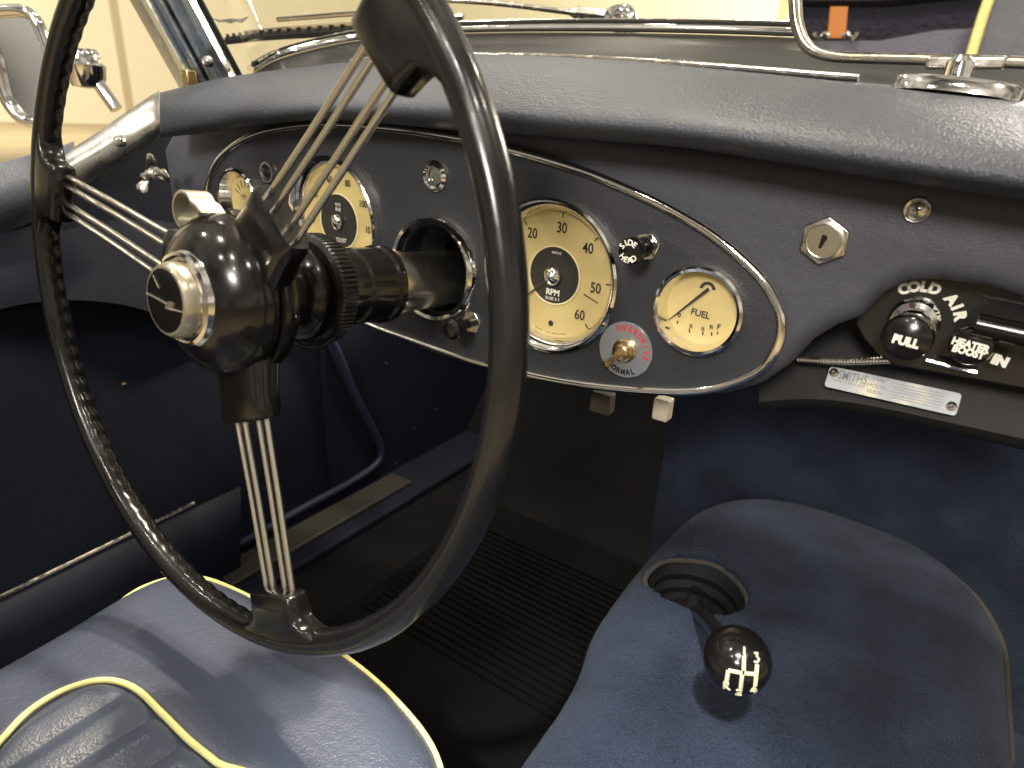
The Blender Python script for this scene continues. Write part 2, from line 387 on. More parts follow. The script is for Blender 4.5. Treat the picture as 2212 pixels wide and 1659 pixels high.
ri = MB(); tick(ri, T, -20, .027, .0395, .0009)
ri.build('red_mark', M['redink'], tg)
wt = MB(); addtext(wt, 'RPM', .0062, T @ Matrix.Translation((0, -.0125, -.0033)), sx=1, ext=.0001, bold=.0002)
addtext(wt, 'X100 3-1', .0033, T @ Matrix.Translation((0, -.0172, -.0033)), ext=.0001)
wt.build('lettering', M['white'], tg)
wt = MB(); addtext(wt, 'SMITHS', .0025, T @ Matrix.Translation((.001, .0165, -.0033)), ext=.0001)
wt.build('lettering', M['white'], tg)
MB(T).prism([(-.001, .0005), (.0005, -.001), (-.0232, -.0205), (-.0238, -.0199)], -.0012, -.0006).build('needle', M['ink'], tg)
MB(T).lathe([(0, .0035), (.0062, .001), (.0068, 0), (.0068, -.002)], 40).build('hub_cap', M['chrome'], tg)
MB(T).lathe([(0, .0014), (.049, .0014)], 48).build('glass', M['glass'], tg)
# speedometer
sg, T = gauge('speedometer', 'cream speedometer with mileage counter, half hidden behind the wheel spokes', -.230, .012, .058, .0475)
MB(T).lathe([(0, -.0036), (.0235, -.0036)], 64).build('dial_centre', M['dialdark'], sg)
MB(T).lathe([(.0235, -.0037), (.0238, -.0030), (.0246, -.0030), (.0250, -.0037)], 64).build('centre_ring', M['dialp'], sg)
ink = MB()
for s, a in (('0', -138), ('20', -176), ('40', 145), ('60', 105), ('80', 68), ('100', 30), ('10', -5), ('120', -45)):
    px, pz = polar(a, .0365); addtext(ink, s, .0085, T @ Matrix.Translation((px, pz, -.0036)), sx=.8, ext=.0001, bold=.0001)
ink.build('numerals', M['ink'], sg)
wt = MB(); addtext(wt, '72107', .0055, T @ Matrix.Translation((.002, -.0165, -.0033)), ext=.0001)
wt.build('mileage_digits', M['white'], sg)
wt = MB(); addtext(wt, '919', .0045, T @ Matrix.Translation((.0, .0145, -.0033)), ext=.0001); addtext(wt, '818', .0045, T @ Matrix.Translation((.0, .0105, -.0033)), ext=.0001)
wt.build('counter_digits', M['white'], sg)
MB(T).lathe([(0, .0035), (.0062, .001), (.0068, 0), (.0068, -.002)], 40).build('hub_cap', M['chrome'], sg)
MB(T).lathe([(0, .0014), (.049, .0014)], 48).build('glass', M['glass'], sg)
# fuel gauge
fg, T = gauge('fuel_gauge', 'small cream fuel gauge at the pointed end of the oval panel', .1159, -.0033, .0301, .0238)
ink = MB(); q = T.translation
def fx(cx, cy):
    u, v = V5(cx, cy); x, z = toD(u, v, .0035); return x-q.x, z-q.z
for s, c, sz in (('FUEL', (1605, 965), .0062), ('0', (1470, 975), .0042), ('F', (1722, 1050), .005), ('½', (1622, 1062), .0036), ('¼', (1545, 1045), .0036), ('¾', (1676, 1050), .0036)):
    x, z = fx(*c); addtext(ink, s, sz, T @ Matrix.Translation((x, z, -.0036)) @ Matrix.Rotation(-.08, 4, 'Z'), sx=.95, ext=.0001, bold=.0001)
for c0, c1 in (((1462, 1010), (1455, 1028)), ((1535, 1060), (1535, 1085)), ((1622, 1080), (1620, 1102)), ((1678, 1082), (1678, 1106)), ((1717, 1080), (1716, 1098))):
    a, b = Vector(fx(*c0)), Vector(fx(*c1)); t = (b-a).normalized(); nn = Vector((t.y, -t.x))*.0004
    ink.prism([tuple(a+nn), tuple(b+nn), tuple(b-nn), tuple(a-nn)], -.0037, -.0035, T)
c = Vector(fx(1650, 810)); arc = []
for r in (.0052, .0032):
    seg = [(c.x+r*math.cos(t), c.y+r*math.sin(t)) for t in np.linspace(.15, math.pi-.1, 14)]
    arc += seg if r > .004 else seg[::-1]
ink.prism(arc, -.0037, -.0035, T)
ink.build('numerals', M['ink'], fg)
a, b = Vector(fx(1665, 800)), Vector(fx(1412, 997)); t = (b-a).normalized(); nn = Vector((t.y, -t.x))
MB(T).prism([tuple(a+nn*.0010), tuple(b+nn*.0003), tuple(b-nn*.0003), tuple(a-nn*.0010)], -.002, -.0016).build('needle', M['ink'], fg)
MB(T).lathe([(0, .0014), (.0245, .0014)], 40).build('glass', M['glass'], fg)
# oil gauge
og, T = gauge('oil_gauge', 'small cream oil gauge mostly hidden behind the wheel hub', -.3675, .0165, .0330, .0255)
ink = MB()
for k in range(7): tick(ink, T, 150-k*20, .013, .020, .0008)
addtext(ink, 'OIL', .005, T @ Matrix.Translation((0, -.009, -.0036)), ext=.0001)
addtext(ink, '=|=', .007, T @ Matrix.Translation((-.004, .004, -.0036)), ext=.0001)
ink.build('numerals', M['ink'], og)
MB(T).lathe([(0, .0014), (.027, .0014)], 40).build('glass', M['glass'], og)
# column ring
MB(D(RX, RZ)).lathe([(.0365, -.006), (.0365, .004), (.038, .0085), (.0405, .0095), (.0425, .007), (.0435, .004), (.045, .0015), (.045, -.003)], 80).build('column_ring', M['chrome'], dash)
# warning light
x, z = toD(944, 380); T = D(x, z)
wl = MB(T).lathe([(.0065, .002), (.0075, .0045), (.0095, .0055), (.0118, .0035), (.0122, -.002)], 40, mod=lambda i, j: 1).build('warning_lamp', M['chrome'], dash)
MB(T).lathe([(0, .0035), (.004, .003), (.0068, .001)], 24).build('lens', M['green'], wl)
x, z = toD(583, 372); T = D(x, z)
wl = MB(T).lathe([(.006, .002), (.0075, .0045), (.0095, .0045), (.0105, -.002)], 32).build('warning_lamp', M['chromed'], dash)
MB(T).lathe([(0, .006), (.004, .0055), (.0068, .002)], 24).build('lens', M['black'], wl)
def hexa(r, rot=0): return [(r*math.cos(rot+k*math.pi/3), r*math.sin(rot+k*math.pi/3)) for k in range(6)]
# side / head light pull switch
x, z = toD(1399, 532); T = D(x, z) @ Matrix.Scale(.83, 4)
sw = MB(T).prism(hexa(.0115, .2), -.002, .004).build('light_switch', M['chrome'], dash, bevel=.0008)
sw['label'] = 'black pull switch knob lettered SIDE and HEAD'
MB(T).lathe([(.0078, .004), (.0078, .007), (.0045, .0075), (.0045, .017), (.0062, .020), (.0095, .0235), (.0105, .0275), (.0100, .0310), (.0088, .0332), (0, .0345)], 40).build('knob', M['bake'], sw)
lt = MB(); arctext(lt, 'SIDE', .0060, .0066, 150, 55, T @ Matrix.Translation((0, 0, .0340)), ext=.0003, bold=.0001)
lt.build('side_lettering', M['white'], sw)
lt = MB(); arctext(lt, 'HEAD', .0060, .0064, -138, -45, T @ Matrix.Translation((0, 0, .0340)), flip=True, ext=.0003, bold=.0001)
lt.build('head_lettering', M['white'], sw)
# lower pull knob
x, z = toD(1022, 695); T = D(x, z)
sw = MB(T).prism(hexa(.0095, .1), -.002, .003).build('pull_switch', M['chromed'], dash, bevel=.0008)
MB(T).lathe([(.004, .003), (.004, .014), (.007, .016), (.0085, .020), (.0085, .028), (.006, .031), (0, .032)], 32).build('knob', M['bake'], sw)
# overdrive switch
x, z = toD(1349, 757, -.003); T = D(x, z, -.0025)
od = MB(T).lathe([(0, .0), (.0195, .0), (.0200, -.0006), (.0200, -.002)], 64).build('overdrive_switch', M['plate'], dash)
od['label'] = 'round silver overdrive switch plate with brass toggle'
lt = MB(); arctext(lt, 'OVERDRIVE', .0058, .0157, 112, -8, T @ Matrix.Translation((0, 0, .0002)), sx=.8, ext=.0001, bold=.0002); lt.build('red_lettering', M['red'], od)
lt = MB(); arctext(lt, 'NORMAL', .0055, .0160, -128, -62, T @ Matrix.Translation((0, 0, .0002)), flip=True, sx=.85, ext=.0001, bold=.0002); lt.build('black_lettering', M['ink'], od)
MB(T).lathe([(.0085, 0), (.0085, .0016), (.0078, .002), (.0074, .0022), (.0074, .0045), (.0058, .0050), (.0055, .0085), (.0035, .0095), (0, .0095)], 32).build('collar', M['brass'], od)
base = Vector((x, -.0085, z)); tip = PY(1307, 790, -.026)
MB().tube([base, base.lerp(tip, .5), base.lerp(tip, .85), base.lerp(tip, .96), tip], [.0017, .0021, .0027, .0026, .0014], 16).build('toggle', M['brass'], od)
# ignition / glovebox lock
x, z = toD(1779, 521); T = D(x, z, .004) @ Matrix.Scale(.75, 4)
lk = MB(T).prism(hexa(.0185, .52), -.002, .0045).build('lock', M['chromed'], dash, bevel=.0012)
lk['label'] = 'hexagonal nickel key lock right of the oval panel'
MB(T).lathe([(.0145, .0046), (.0145, .0062), (.0128, .0068), (.0122, .0052), (.0115, .0050), (.0112, .0062), (0, .0062)], 48).build('cylinder', M['nickel'], lk)
MB(T).prism([(-.0016, .0045), (.0016, .0045), (.0024, .002), (.0012, -.0005), (-.0006, -.0056), (-.0026, -.0052), (-.0020, .001)], .0062, .0065).build('keyhole', M['dark'], lk)
# cross-head screw with cup washer
x, z = toD(1980, 455); T = D(x, z, .004) @ Matrix.Scale(.63, 4)
sc = MB(T).lathe([(.0108, -.001), (.0108, .001), (.0095, .0028), (.0078, .0022), (.0070, .0012)], 40).build('screw', M['chromed'], dash)
MB(T).lathe([(0, .0030), (.0045, .0026), (.0070, .0010)], 32).build('screw_head', M['chromed'], sc)
MB(T).prism([(-.0006, -.0032), (.0006, -.0032), (.0006, -.0006), (.0032, -.0006), (.0032, .0006), (.0006, .0006), (.0006, .0032), (-.0006, .0032), (-.0006, .0006), (-.0032, .0006), (-.0032, -.0006), (-.0006, -.0006)], .0028, .0033, Matrix.Rotation(.35, 4, 'Z')).build('cross_slot', M['ink'], sc)

# ------------------------------------------------------------ steering wheel
WC = Vector((-.1026, -.1965, .003)); WN = Vector((.0036, .994, -.1089)).normalized()
WX = (Vector((1, 0, 0))-WN*WN.x).normalized(); WY = WX.cross(WN)*1
WY = WN.cross(WX)*-1 if (WN.cross(WX)).z < 0 else WN.cross(WX)
WM = Matrix.Translation(WC) @ Matrix((WX, WY, -WN)).transposed().to_4x4()
sw = thing('steering_wheel', 'big worn black steering wheel with three sprung steel rod spokes', 'steering wheel', WC)
# rim with finger grips on its inner back
NR, NT, RR, RT = 520, 24, .2088, .0086
vs = []; fs = []
for i in range(NR):
    a = 2*math.pi*i/NR
    for k in range(NT):
        t = 2*math.pi*k/NT   # 0 = outwards, pi/2 = to driver
        r = RT
        wgt = max(0, math.cos(t-math.radians(212)))**4
        r -= wgt*.0014*(.5+.5*math.cos(a*104))**.7
        if 0: pass
        x = RR+r*math.cos(t)*.94; z = r*math.sin(t)*1.0
        vs.append((x*math.cos(a), x*math.sin(a), z))
for i in range(NR):
    j = (i+1) % NR
    for k in range(NT): l = (k+1) % NT; fs.append([i*NT+k, j*NT+k, j*NT+l, i*NT+l])
rim = MB(WM).add(vs, fs).build('rim', M['rim'], sw, sharp=70)
SPA = [167, 44, -70]
def rotz(a): return Matrix.Rotation(math.radians(a), 4, 'Z')
for a in SPA:
    T = WM @ rotz(a); ce = .056 if a == 167 else .0745
    # moulded block that carries the rods, widening into the rim
    prof = [(.1785, .0190, .0066), (.180, .0200, .0078), (.187, .0200, .0086), (.195, .0215, .0088), (.201, .029, .0085), (.2065, .044, .0078)]
    rings = []
    for x, hw, hz in prof:
        ring = []
        for k in range(20):
            t = 2*math.pi*k/20; c, s = math.cos(t), math.sin(t)
            y = hw*abs(c)**.28*(1 if c > 0 else -1); z = hz*abs(s)**.32*(1 if s > 0 else -1)
            xx = math.sqrt(max(x*x-y*y, 0))*(1 if x > .2 else 0)+(x if x <= .2 else 0)
            ring.append((xx, y, z))
        rings.append(ring)
    b = MB(T); b.loft(rings, closed=True); b.f.append(list(range(20)))
    sp = b.build('spoke', M['bake'], sw, sharp=60)
    # rods
    for off in (-.0155, -.0073, .0073, .0155):
        MB(T).tube([(ce-.01, off, -.0088), (.12, off*.91, -.0058), (.180, off*.83, -.0018)], .00185, 12).build('rod', M['steel'], sp)
    # hub side clamp
    rings = []
    for x, hw, hz, zc in [(.030, .026, .010, -.014), (.044, .0235, .010, -.0125), (ce-.015, .022, .0092, -.010), (ce-.0035, .022, .0088, -.0085), (ce, .0205, .0075, -.0085)]:
        rings.append([(x, hw*abs(math.cos(t))**.4*(1 if math.cos(t) > 0 else -1), zc+hz*abs(math.sin(t))**.5*(1 if math.sin(t) > 0 else -1)) for t in [2*math.pi*k/20 for k in range(20)]])
    b = MB(T); b.loft(rings, closed=True); b.f.append(list(range(20))); b.f.append([80+k for k in range(20)])
    b.build('hub_clamp', M['bake'], sp, sharp=50)
hub = MB(WM).lathe([(.020, .0165), (.027, .0150), (.034, .0118), (.041, .0065), (.0455, 0), (.0475, -.0065), (.0475, -.010), (.0462, -.0125), (.0445, -.0128)], 96).build('horn_boss', M['bake'], sw)
MB(WM).lathe([(.0445, -.0135), (.049, -.014), (.050, -.017), (.048, -.024), (.040, -.031), (.028, -.034), (.0, -.034)], 96).build('hub', M['bake'], sw)
hp = MB(WM).lathe([(.0205, .0205), (.0215, .0175), (.0235, .0172), (.0242, .0188), (.0262, .0180), (.0268, .0160), (.0275, .0145), (.0275, .0125)], 80, mod=lambda i, j: 1+.006*math.sin(i*2*math.pi/80*9)*(j > 2)).build('horn_push_ring', M['chrome'], sw)
MB(WM).lathe([(.0175, .0272), (.0190, .0270), (.0205, .0250), (.0212, .0220), (.0208, .0175)], 80).build('cream_collar', M['creamt'], hp)
MB(WM).lathe([(0, .0278), (.010, .0276), (.0176, .0268)], 64).build('emblem', M['bake'], hp)
e = MB(WM)
e.tube([(-.0172, .0012, .0277), (-.006, .0004, .0283), (.004, -.0008, .0283)], [.0005, .0006, .0007], 6)
e.tube([(.003, -.0032, .0282), (.0085, -.003, .0282), (.0172, -.0028, .0275)], [.0005, .0008, .0005], 6)
e.tube([(-.010, .0125, .0276), (-.0035, .0062, .0281)], [.0004, .0004], 6)
e.prism([(.002, -.0035), (.0088, -.0038), (.0105, .0005), (.007, .0012), (.0045, .0002)], .0276, .0286)
e.build('emblem_marks', M['creamt'], hp)
# indicator lever hook at the top left of the boss
hk = []
for i in range(26):
    t = i/25
    a = math.radians(250-t*215); rad = .0118*(1-.12*t)
    hk.append((rad*math.cos(a), rad*math.sin(a)))
hk += [(hk[-1][0]+.006, hk[-1][1]-.002), (hk[-1][0]+.011, hk[-1][1]-.006)]
hc = (-.0215, .0470)
ringf = [(hc[0]+x, hc[1]+y) for x, y in hk]; 
mbk = MB(WM); a0 = [Vector((x, y, .003)) for x, y in ringf]; b0 = [Vector((x, y, -.012)) for x, y in ringf]
cen = Vector((hc[0], hc[1], 0))
def inn(p, k=.84): return Vector((cen.x+(p.x-cen.x)*k, cen.y+(p.y-cen.y)*k, p.z))
mbk.loft([[inn(p) for p in a0], a0, b0, [inn(p) for p in b0], [inn(p) for p in a0]])
n = len(a0); mbk.f += [[0, n, 2*n, 3*n], [n-1, 2*n-1, 3*n-1, 4*n-1]]
mbk.build('indicator_lever', M['creamt'], sw, bevel=.0006)

# ------------------------------------------------------------ steering column
colm = thing('steering_column', 'black steering column with ribbed adjusting ring running into the dash ring', 'steering column', WC+WN*.1)
NK = 288
def knurl(i, j): return 1+(.012 if (i//2) % 2 else -.012) if j in (3, 4) else 1
MB(WM).lathe([(.025, -.068), (.032, -.0660), (.0352, -.0675), (.0364, -.0690), (.0364, -.0790), (.0352, -.0805), (.027, -.082)], NK, mod=knurl).build('adjusting_ring', M['black'], colm, sharp=25)
MB(WM).lathe([(.0265, -.080), (.0265, -.084), (.0250, -.087), (.0250, -.102), (.0268, -.104), (.0268, -.127), (.0285, -.129), (.0285, -.1345), (.0265, -.136), (.022, -.137)], 96).build('clamp_sleeve', M['bake'], colm)
MB(WM).lathe([(.0238, -.135), (.0238, -.152), (.0226, -.157), (.0222, -.27)], 72).build('inner_tube', M['nickel'], colm)
MB(WM).lathe([(.0, -.036), (.022, -.036), (.026, -.041), (.0245, -.048), (.031, -.052), (.0330, -.056), (.031, -.060), (.0265, -.064), (.026, -.075)], 72).build('slip_ring_cover', M['bake'], colm)
MB(WM @ Matrix.Rotation(math.radians(-80), 4, 'Z')).tube([(.0385*math.cos(t), .0385*math.sin(t), -.066) for t in np.linspace(-.9, .9, 20)], .0018, 8).build('clip_wire', M['black'], colm)
p = WM @ Vector((-.002, -.034, -.050))
MB(Matrix.Translation(p) @ MD).lathe([(0, .003), (.0022, .002), (.0028, 0), (.0028, -.004)], 16).build('brass_stud', M['brass'], colm)
p0 = WM @ Vector((.012, .017, -.153))

# ------------------------------------------------------------ heater with its control plate
ht = thing('heater', 'black heater casing under the dash with glossy control plate and silver data plate', 'heater', PY(2000, 800, .05))
yc = .030
top = [toD(u, v, yc) for u, v in [(2700, 730), (2212, 602), (2100, 572), (2010, 565), (1945, 575), (1895, 605), (1862, 650), (1848, 700), (1866, 732), (1900, 768), (1935, 790), (1980, 797), (2212, 840), (2700, 930)]]
pl = MB().add([(x, yc, z) for x, z in top]+[(x, yc+.006, z) for x, z in top], [list(range(14))]+[[i, (i+1) % 14, 14+(i+1) % 14, 14+i] for i in range(14)]).build('control_plate', M['black'], ht, bevel=.001)
T = D(*toD(1975, 692, yc), yc) @ Matrix.Scale(.78, 4)
kn = MB(T).lathe([(.0165, 0), (.0172, .004), (.0150, .008), (.0110, .009), (.0105, .014)], 48).build('air_knob_collar', M['chrome'], ht)
tk = D(*toD(1960, 728, yc-.024), yc-.024) @ Matrix.Scale(.73, 4)
k2 = MB(tk).lathe([(.008, -.017), (.0145, -.014), (.0172, -.008), (.0178, .0), (.0165, .006), (.011, .0095), (0, .0105)], 56).build('air_knob', M['bake'], ht)
lt = MB(); addtext(lt, 'PULL', .0088, tk @ Matrix.Translation((0, -.0012, .0102)) @ Matrix.Rotation(-.08, 4, 'Z'), sx=.9, ext=.0004, bold=.0006); lt.build('lettering', M['white'], k2)
lt = MB(); arctext(lt, 'COLD AIR', .0100, .0262, 122, 22, T @ Matrix.Translation((.002, -.001, .0005)), sx=1, ext=.0003, bold=.0006); lt.build('plate_lettering', M['white'], pl)
tk = D(*toD(2098, 748, yc-.022), yc-.022) @ Matrix.Scale(.68, 4)
k3 = MB(tk).lathe([(.006, -.03), (.0100, -.020), (.0125, -.010), (.0150, -.005), (.0152, 0), (.0140, .003), (.008, .0055), (0, .006)], 48).build('boost_knob', M['bake'], ht)
lt = MB(); addtext(lt, 'HEATER', .0078, tk @ Matrix.Translation((-.001, .0022, .0063)) @ Matrix.Rotation(-.1, 4, 'Z'), sx=.88, ext=.0006, bold=.0004)
lt.build('heater_lettering', M['white'], k3)
lt = MB(); addtext(lt, 'BOOST', .0074, tk @ Matrix.Translation((-.001, -.0035, .0063)) @ Matrix.Rotation(-.1, 4, 'Z'), sx=.88, ext=.0006, bold=.0004); lt.build('boost_lettering', M['white'], k3)
lt = MB(); addtext(lt, 'IN', .0068, D(*toD(2160, 780, yc-.012), yc-.012) @ Matrix.Rotation(-.15, 4, 'Z'), ext=.0003, bold=.0006); lt.build('plate_lettering', M['white'], pl)
b = MB(); b.tube([PY(2108, 700, .004), PY(2180, 716, .004), PY(2300, 742, .004)], .0060, 20, caps=True)
b.build('slide_lever', M['bake'], ht, sharp=50)
b = MB(); b.tube([PY(2000, 778, .024), PY(2110, 805, .024)], .0016, 8); b.build('bright_edge', M['chrome'], ht)
# casing: loft of horizontal lines
Lc = [[PY(u, v, y) for u, v in zip([1640, 1760, 1900, 2212, 2700], vv)] for vv, y in (([705, 700, 690, 720, 790], .075), ([800, 790, 800, 860, 960], .060), ([868, 862, 880, 948, 1050], .052), ([878, 874, 893, 964, 1070], .056), ([886, 882, 901, 972, 1080], .075), ([860, 860, 880, 950, 1050], .20))]
MB().loft([cr_spline(l, 6) for l in Lc]).build('casing', M['casing'], ht, sharp=50)
# data plate
A, B_, C_, D_ = [PY(u, v, y) for u, v, y in ((1792, 790, .0545), (2075, 850, .0545), (2060, 906, .0485), (1788, 835, .0485))]
ux = (B_-A).normalized(); uy = (A-D_); uy = (uy-ux*uy.dot(ux)).normalized(); uz = ux.cross(uy)
if uz.y > 0: uz = -uz
cc = (A+B_+C_+D_)/4+uz*.0035; DPM = Matrix.Translation(cc) @ Matrix((ux, uy, uz)).transposed().to_4x4()
w_, h_ = (B_-A).length, (A-D_).length
def rrect(w, h, r, n=5):
    return [(sx*(w/2-r)+r*math.cos(a), sy*(h/2-r)+r*math.sin(a)) for sx, sy, a0 in ((1, 1, 0), (-1, 1, 90), (-1, -1, 180), (1, -1, 270)) for a in [math.radians(a0+90*k/n) for k in range(n+1)]]
dp = MB(DPM).prism(rrect(w_, h_, .002), -.0006, .0).build('data_plate', M['dplate'], ht, smooth=False)
gi = MB(); addtext(gi, 'SMITHS', .0085, DPM @ Matrix.Translation((-w_*.30, h_*.17, .0001)), sx=.62, ext=.0001, bold=.0001)
for k, s in enumerate(('TYPE', 'MODEL', 'SERIAL')): addtext(gi, s, .0034, DPM @ Matrix.Translation((-w_*.10, h_*(.28-k*.27), .0001)), ext=.0001)
for k in range(6): gi.box((w_*.20, h_*(.33-k*.13), .0001), (w_*.40*(1-.05*(k % 3)), .00035, .0002), DPM)
addtext(gi, 'MADE IN ENGLAND', .0022, DPM @ Matrix.Translation((-w_*.32, -h_*.12, .0001)), ext=.0001)
gi.build('plate_print', M['greyink'], dp, smooth=False)
for sx, sy in ((-.455, .22), (.455, -.12)):
    MB(DPM @ Matrix.Translation((sx*w_, sy*h_, 0))).lathe([(0, .0012), (.0012, .0016), (.0026, .001), (.003, 0)], 20).build('rivet', M['chromed'], dp)
cb = thing('control_cable', 'spiral bound steel cable running from the heater control plate to behind the dash', 'cable', PY(1830, 778, .035))
hx = []; q0, q1 = PY(1725, 776, .045), PY(1925, 778, .033)
pth = cr_spline([q0, q0.lerp(q1, .5)+Vector((0, 0, -.0012)), q1], 30)
MB().tube([p for p in pth], [.0017 if i % 2 else .0024 for i in range(len(pth))], 10).build('spiral_sleeve', M['chromed'], cb, sharp=20)
MB().tube([q0+Vector((-.03, .02, .0)), q0], .0012, 8).build('inner_wire', M['chromed'], cb)
# ------------------------------------------------------------ loose blocks below the dash
for (u, v, w1, h1, m, lab) in ((1302, 868, .018, .018, 'tape', 'small dull brown terminal block hanging below the dash centre'), (1432, 882, .013, .018, 'wblock', 'small whitish terminal block under the tip of the oval panel')):
    p = PY(u, v, .06); o = MB().box(p, (w1, .012, h1)).build('terminal_block', M[m], bevel=.0015); tag(o, lab, 'terminal block', 'terminal blocks under the dash')

# ------------------------------------------------------------ floor, footwell, tunnel
def quad(name, pts, m, label, cat, sub=None):
    o = MB().add(pts, [[0, 1, 2, 3]]).build(name, m, smooth=False); tag(o, label, cat); return o
ZF = -.565
fw = thing('footwell', 'black driver footwell with flat floor and sloping toe board', 'footwell', (-.2, .3, ZF))
MB().box((.1, .0, ZF-.006), (1.5, 1.6, .012)).build('floor_pan', M['floor'], fw, smooth=False)
MB().add([(-.62, .64, ZF), (.06, .64, ZF), (.06, .85, ZF+.26), (-.62, .85, ZF+.26)], [[0, 1, 2, 3]]).build('toe_board', M['floor'], fw, smooth=False)
MB().box((0, .86, -.27), (1.4, .02, .6)).build('bulkhead', M['floor'], fw, smooth=False)
mtb = thing('rubber_mat', 'ribbed black rubber heel mat on the driver footwell floor', 'mat', (-.2, .2, ZF))
q = [PZ(u, v, ZF+.004) for u, v in ((850, 1100), (1350, 1300), (1600, 1700), (800, 1500))]
MB().box((-.16, .10, ZF+.003), (.40, .72, .006)).build('base', M['mat'], mtb, smooth=False)
b = MB()
for k in range(22): b.box((-.16, .12+k*.0125, ZF+.0075), (.36, .005, .003))
b.build('ribs', M['mat'], mtb, smooth=False)

poly = [(.075, -.75), (.078, -.12), (.052, .05), (.046, .2), (.060, .32), (.12, .385), (.21, .405), (.312, .376), (.368, .288), (.378, .1), (.378, -.75)]
ps = cr_spline([Vector((a, b, 0)) for a, b in poly], 6)
PA = np.array([(p.x, p.y) for p in ps]); PB = np.roll(PA, -1, 0)
def sdf(X, PA, PB):
    d = PB-PA; best = np.full(len(X), 1e9); ins = np.zeros(len(X), bool)
    for a, b, e in zip(PA, PB, d):
        t = np.clip(((X-a)@e)/(e@e+1e-12), 0, 1); q = a+t[:, None]*e; best = np.minimum(best, np.hypot(*(X-q).T))
        c = (a[1] > X[:, 1]) != (b[1] > X[:, 1])
        xx = a[0]+(X[:, 1]-a[1])*(b[0]-a[0])/((b[1]-a[1]) if abs(b[1]-a[1]) > 1e-12 else 1e-12)
        ins ^= c & (X[:, 0] < xx)
    return np.where(ins, best, -best)
xs = np.arange(-.02, .44, .004); ys = np.arange(-.62, .46, .005)
G = np.array([(x, y) for y in ys for x in xs]); s = sdf(G, PA, PB)
r = .055; ss = np.clip(s, 0, r)
Z = -.292 - (r-np.sqrt(np.maximum(r*r-(r-ss)**2, 0))) - .05*np.clip((G[:, 1]-.1), -1, .4)
Z = np.where(s < 0, np.maximum(Z+s*9, ZF-.004), Z)
HC = PZ(1505, 1265, -.297); hx_, hy_ = .047, .043
e = np.sqrt(((G[:, 0]-HC.x)/hx_)**2+((G[:, 1]-HC.y)/hy_)**2)
Z = Z - .05*np.clip((1-e)/.12, 0, 1)
Z += .0012*np.sin(G[:, 0]*31+1)*np.cos(G[:, 1]*23)
nx = len(xs); F = [[j*nx+i, j*nx+i+1, (j+1)*nx+i+1, (j+1)*nx+i] for j in range(len(ys)-1) for i in range(nx-1)]
F = [f for f in F if max(Z[k] for k in f) > ZF]
tn = thing('transmission_tunnel', 'rounded gearbox tunnel covered in navy blue carpet', 'tunnel', (.2, .1, ZF))
used = sorted({k for f in F for k in f}); rem = {k: i for i, k in enumerate(used)}
MB().add([(G[k, 0], G[k, 1], Z[k]) for k in used], [[rem[k] for k in f] for f in F]).build('carpet_cover', M['carpet'], tn, sharp=80)
edge = [Vector((.2+(p.x-.2)*.955, .1+(p.y-.1)*.972, -.3165-.05*max(0, min(.4, p.y-.1)))) for p in ps if p.y > .08 and p.x > .09]
MB().tube(edge, [.0018+.0016*min(1, i/6, (len(edge)-1-i)/6) for i in range(len(edge))], 8).build('edge_welt', M['weld'], tn)
bk = thing('bulkhead_carpet', 'dark navy carpet hung under the dash behind the gearbox tunnel', 'carpet', (.4, .43, ZF))
yb = .44; xl = PY(1430, 1000, yb).x
MB().add([(xl, yb, ZF), (1.0, yb, ZF), (1.0, yb, .02), (xl, yb, .02), (xl, yb+.4, ZF), (xl, yb+.4, .02)], [[0, 1, 2, 3], [4, 0, 3, 5]]).build('carpet_face', M['carpet'], bk, smooth=False)
MB().box((.70, .0, ZF+.004), (.60, .9, .008)).build('carpet_floor', M['carpet'], bk, smooth=False)

# ------------------------------------------------------------ gear lever
gl = thing('gear_lever', 'cranked gear lever with black ball knob rising from a rubber boot', 'gear lever', HC)
zb = -.297
lip = [(HC.x+hx_*1.0*math.cos(t)*(1+.06*math.cos(3*t+1)), HC.y+hy_*1.0*math.sin(t)*(1+.05*math.sin(2*t)), zb-.003+.001*math.sin(5*t)) for t in np.linspace(0, 2*math.pi, 60, endpoint=False)]
MB().tube(lip, .0026, 8, closed=True).build('boot_lip', M['weld'], gl)
MB(Matrix.Translation((HC.x, HC.y, zb-.046)) @ Matrix.Diagonal((.85, .78, 1, 1))).lathe([(.0525, .038), (.047, .030), (.049, .022), (.042, .017), (.043, .010), (.034, .006), (.030, .010), (.018, .018), (.0095, .026), (.0075, .040)], 48).build('boot', M['rubber'], gl)
KC = CP+ray(1592, 1425).normalized()*.455; KR = .0201
b0 = Vector((HC.x, HC.y+.004, zb-.035)); 
MB().tube(cr_spline([b0, b0.lerp(KC, .35)+Vector((-.003, 0, .008)), b0.lerp(KC, .7)+Vector((-.002, 0, .006)), KC], 8), .0062, 16).build('shaft', M['black'], gl)
MB(Matrix.Translation(KC)).lathe([(KR*math.sin(t), KR*math.cos(t)) for t in np.linspace(0, math.pi, 40)], 64).build('knob', M['bake'], gl)
kn_ob = [o for o in bpy.data.objects if o.name.startswith('knob') and o.parent == gl][0]
def onball(u, v, lift=.0):
    d = ray(u, v).normalized(); oc = CP-KC; b = oc.dot(d); c = oc.dot(oc)-(KR+lift)**2; D2 = b*b-c
    return CP+d*(-b-math.sqrt(D2)) if D2 > 0 else CP+d*(-b)
def V6(x, y): return (x/3.6875+1550)/1.1302, (y/3.6875+1300)/1.1302
def strk(b, pts, r=.0009):
    pp = []
    for i in range(len(pts)-1):
        for k in range(4): pp.append([pts[i][c]+(pts[i+1][c]-pts[i][c])*k/4 for c in (0, 1)])
    pp.append(pts[-1]); b.tube([onball(*V6(*q)) for q in pp], r, 6)
g = MB()
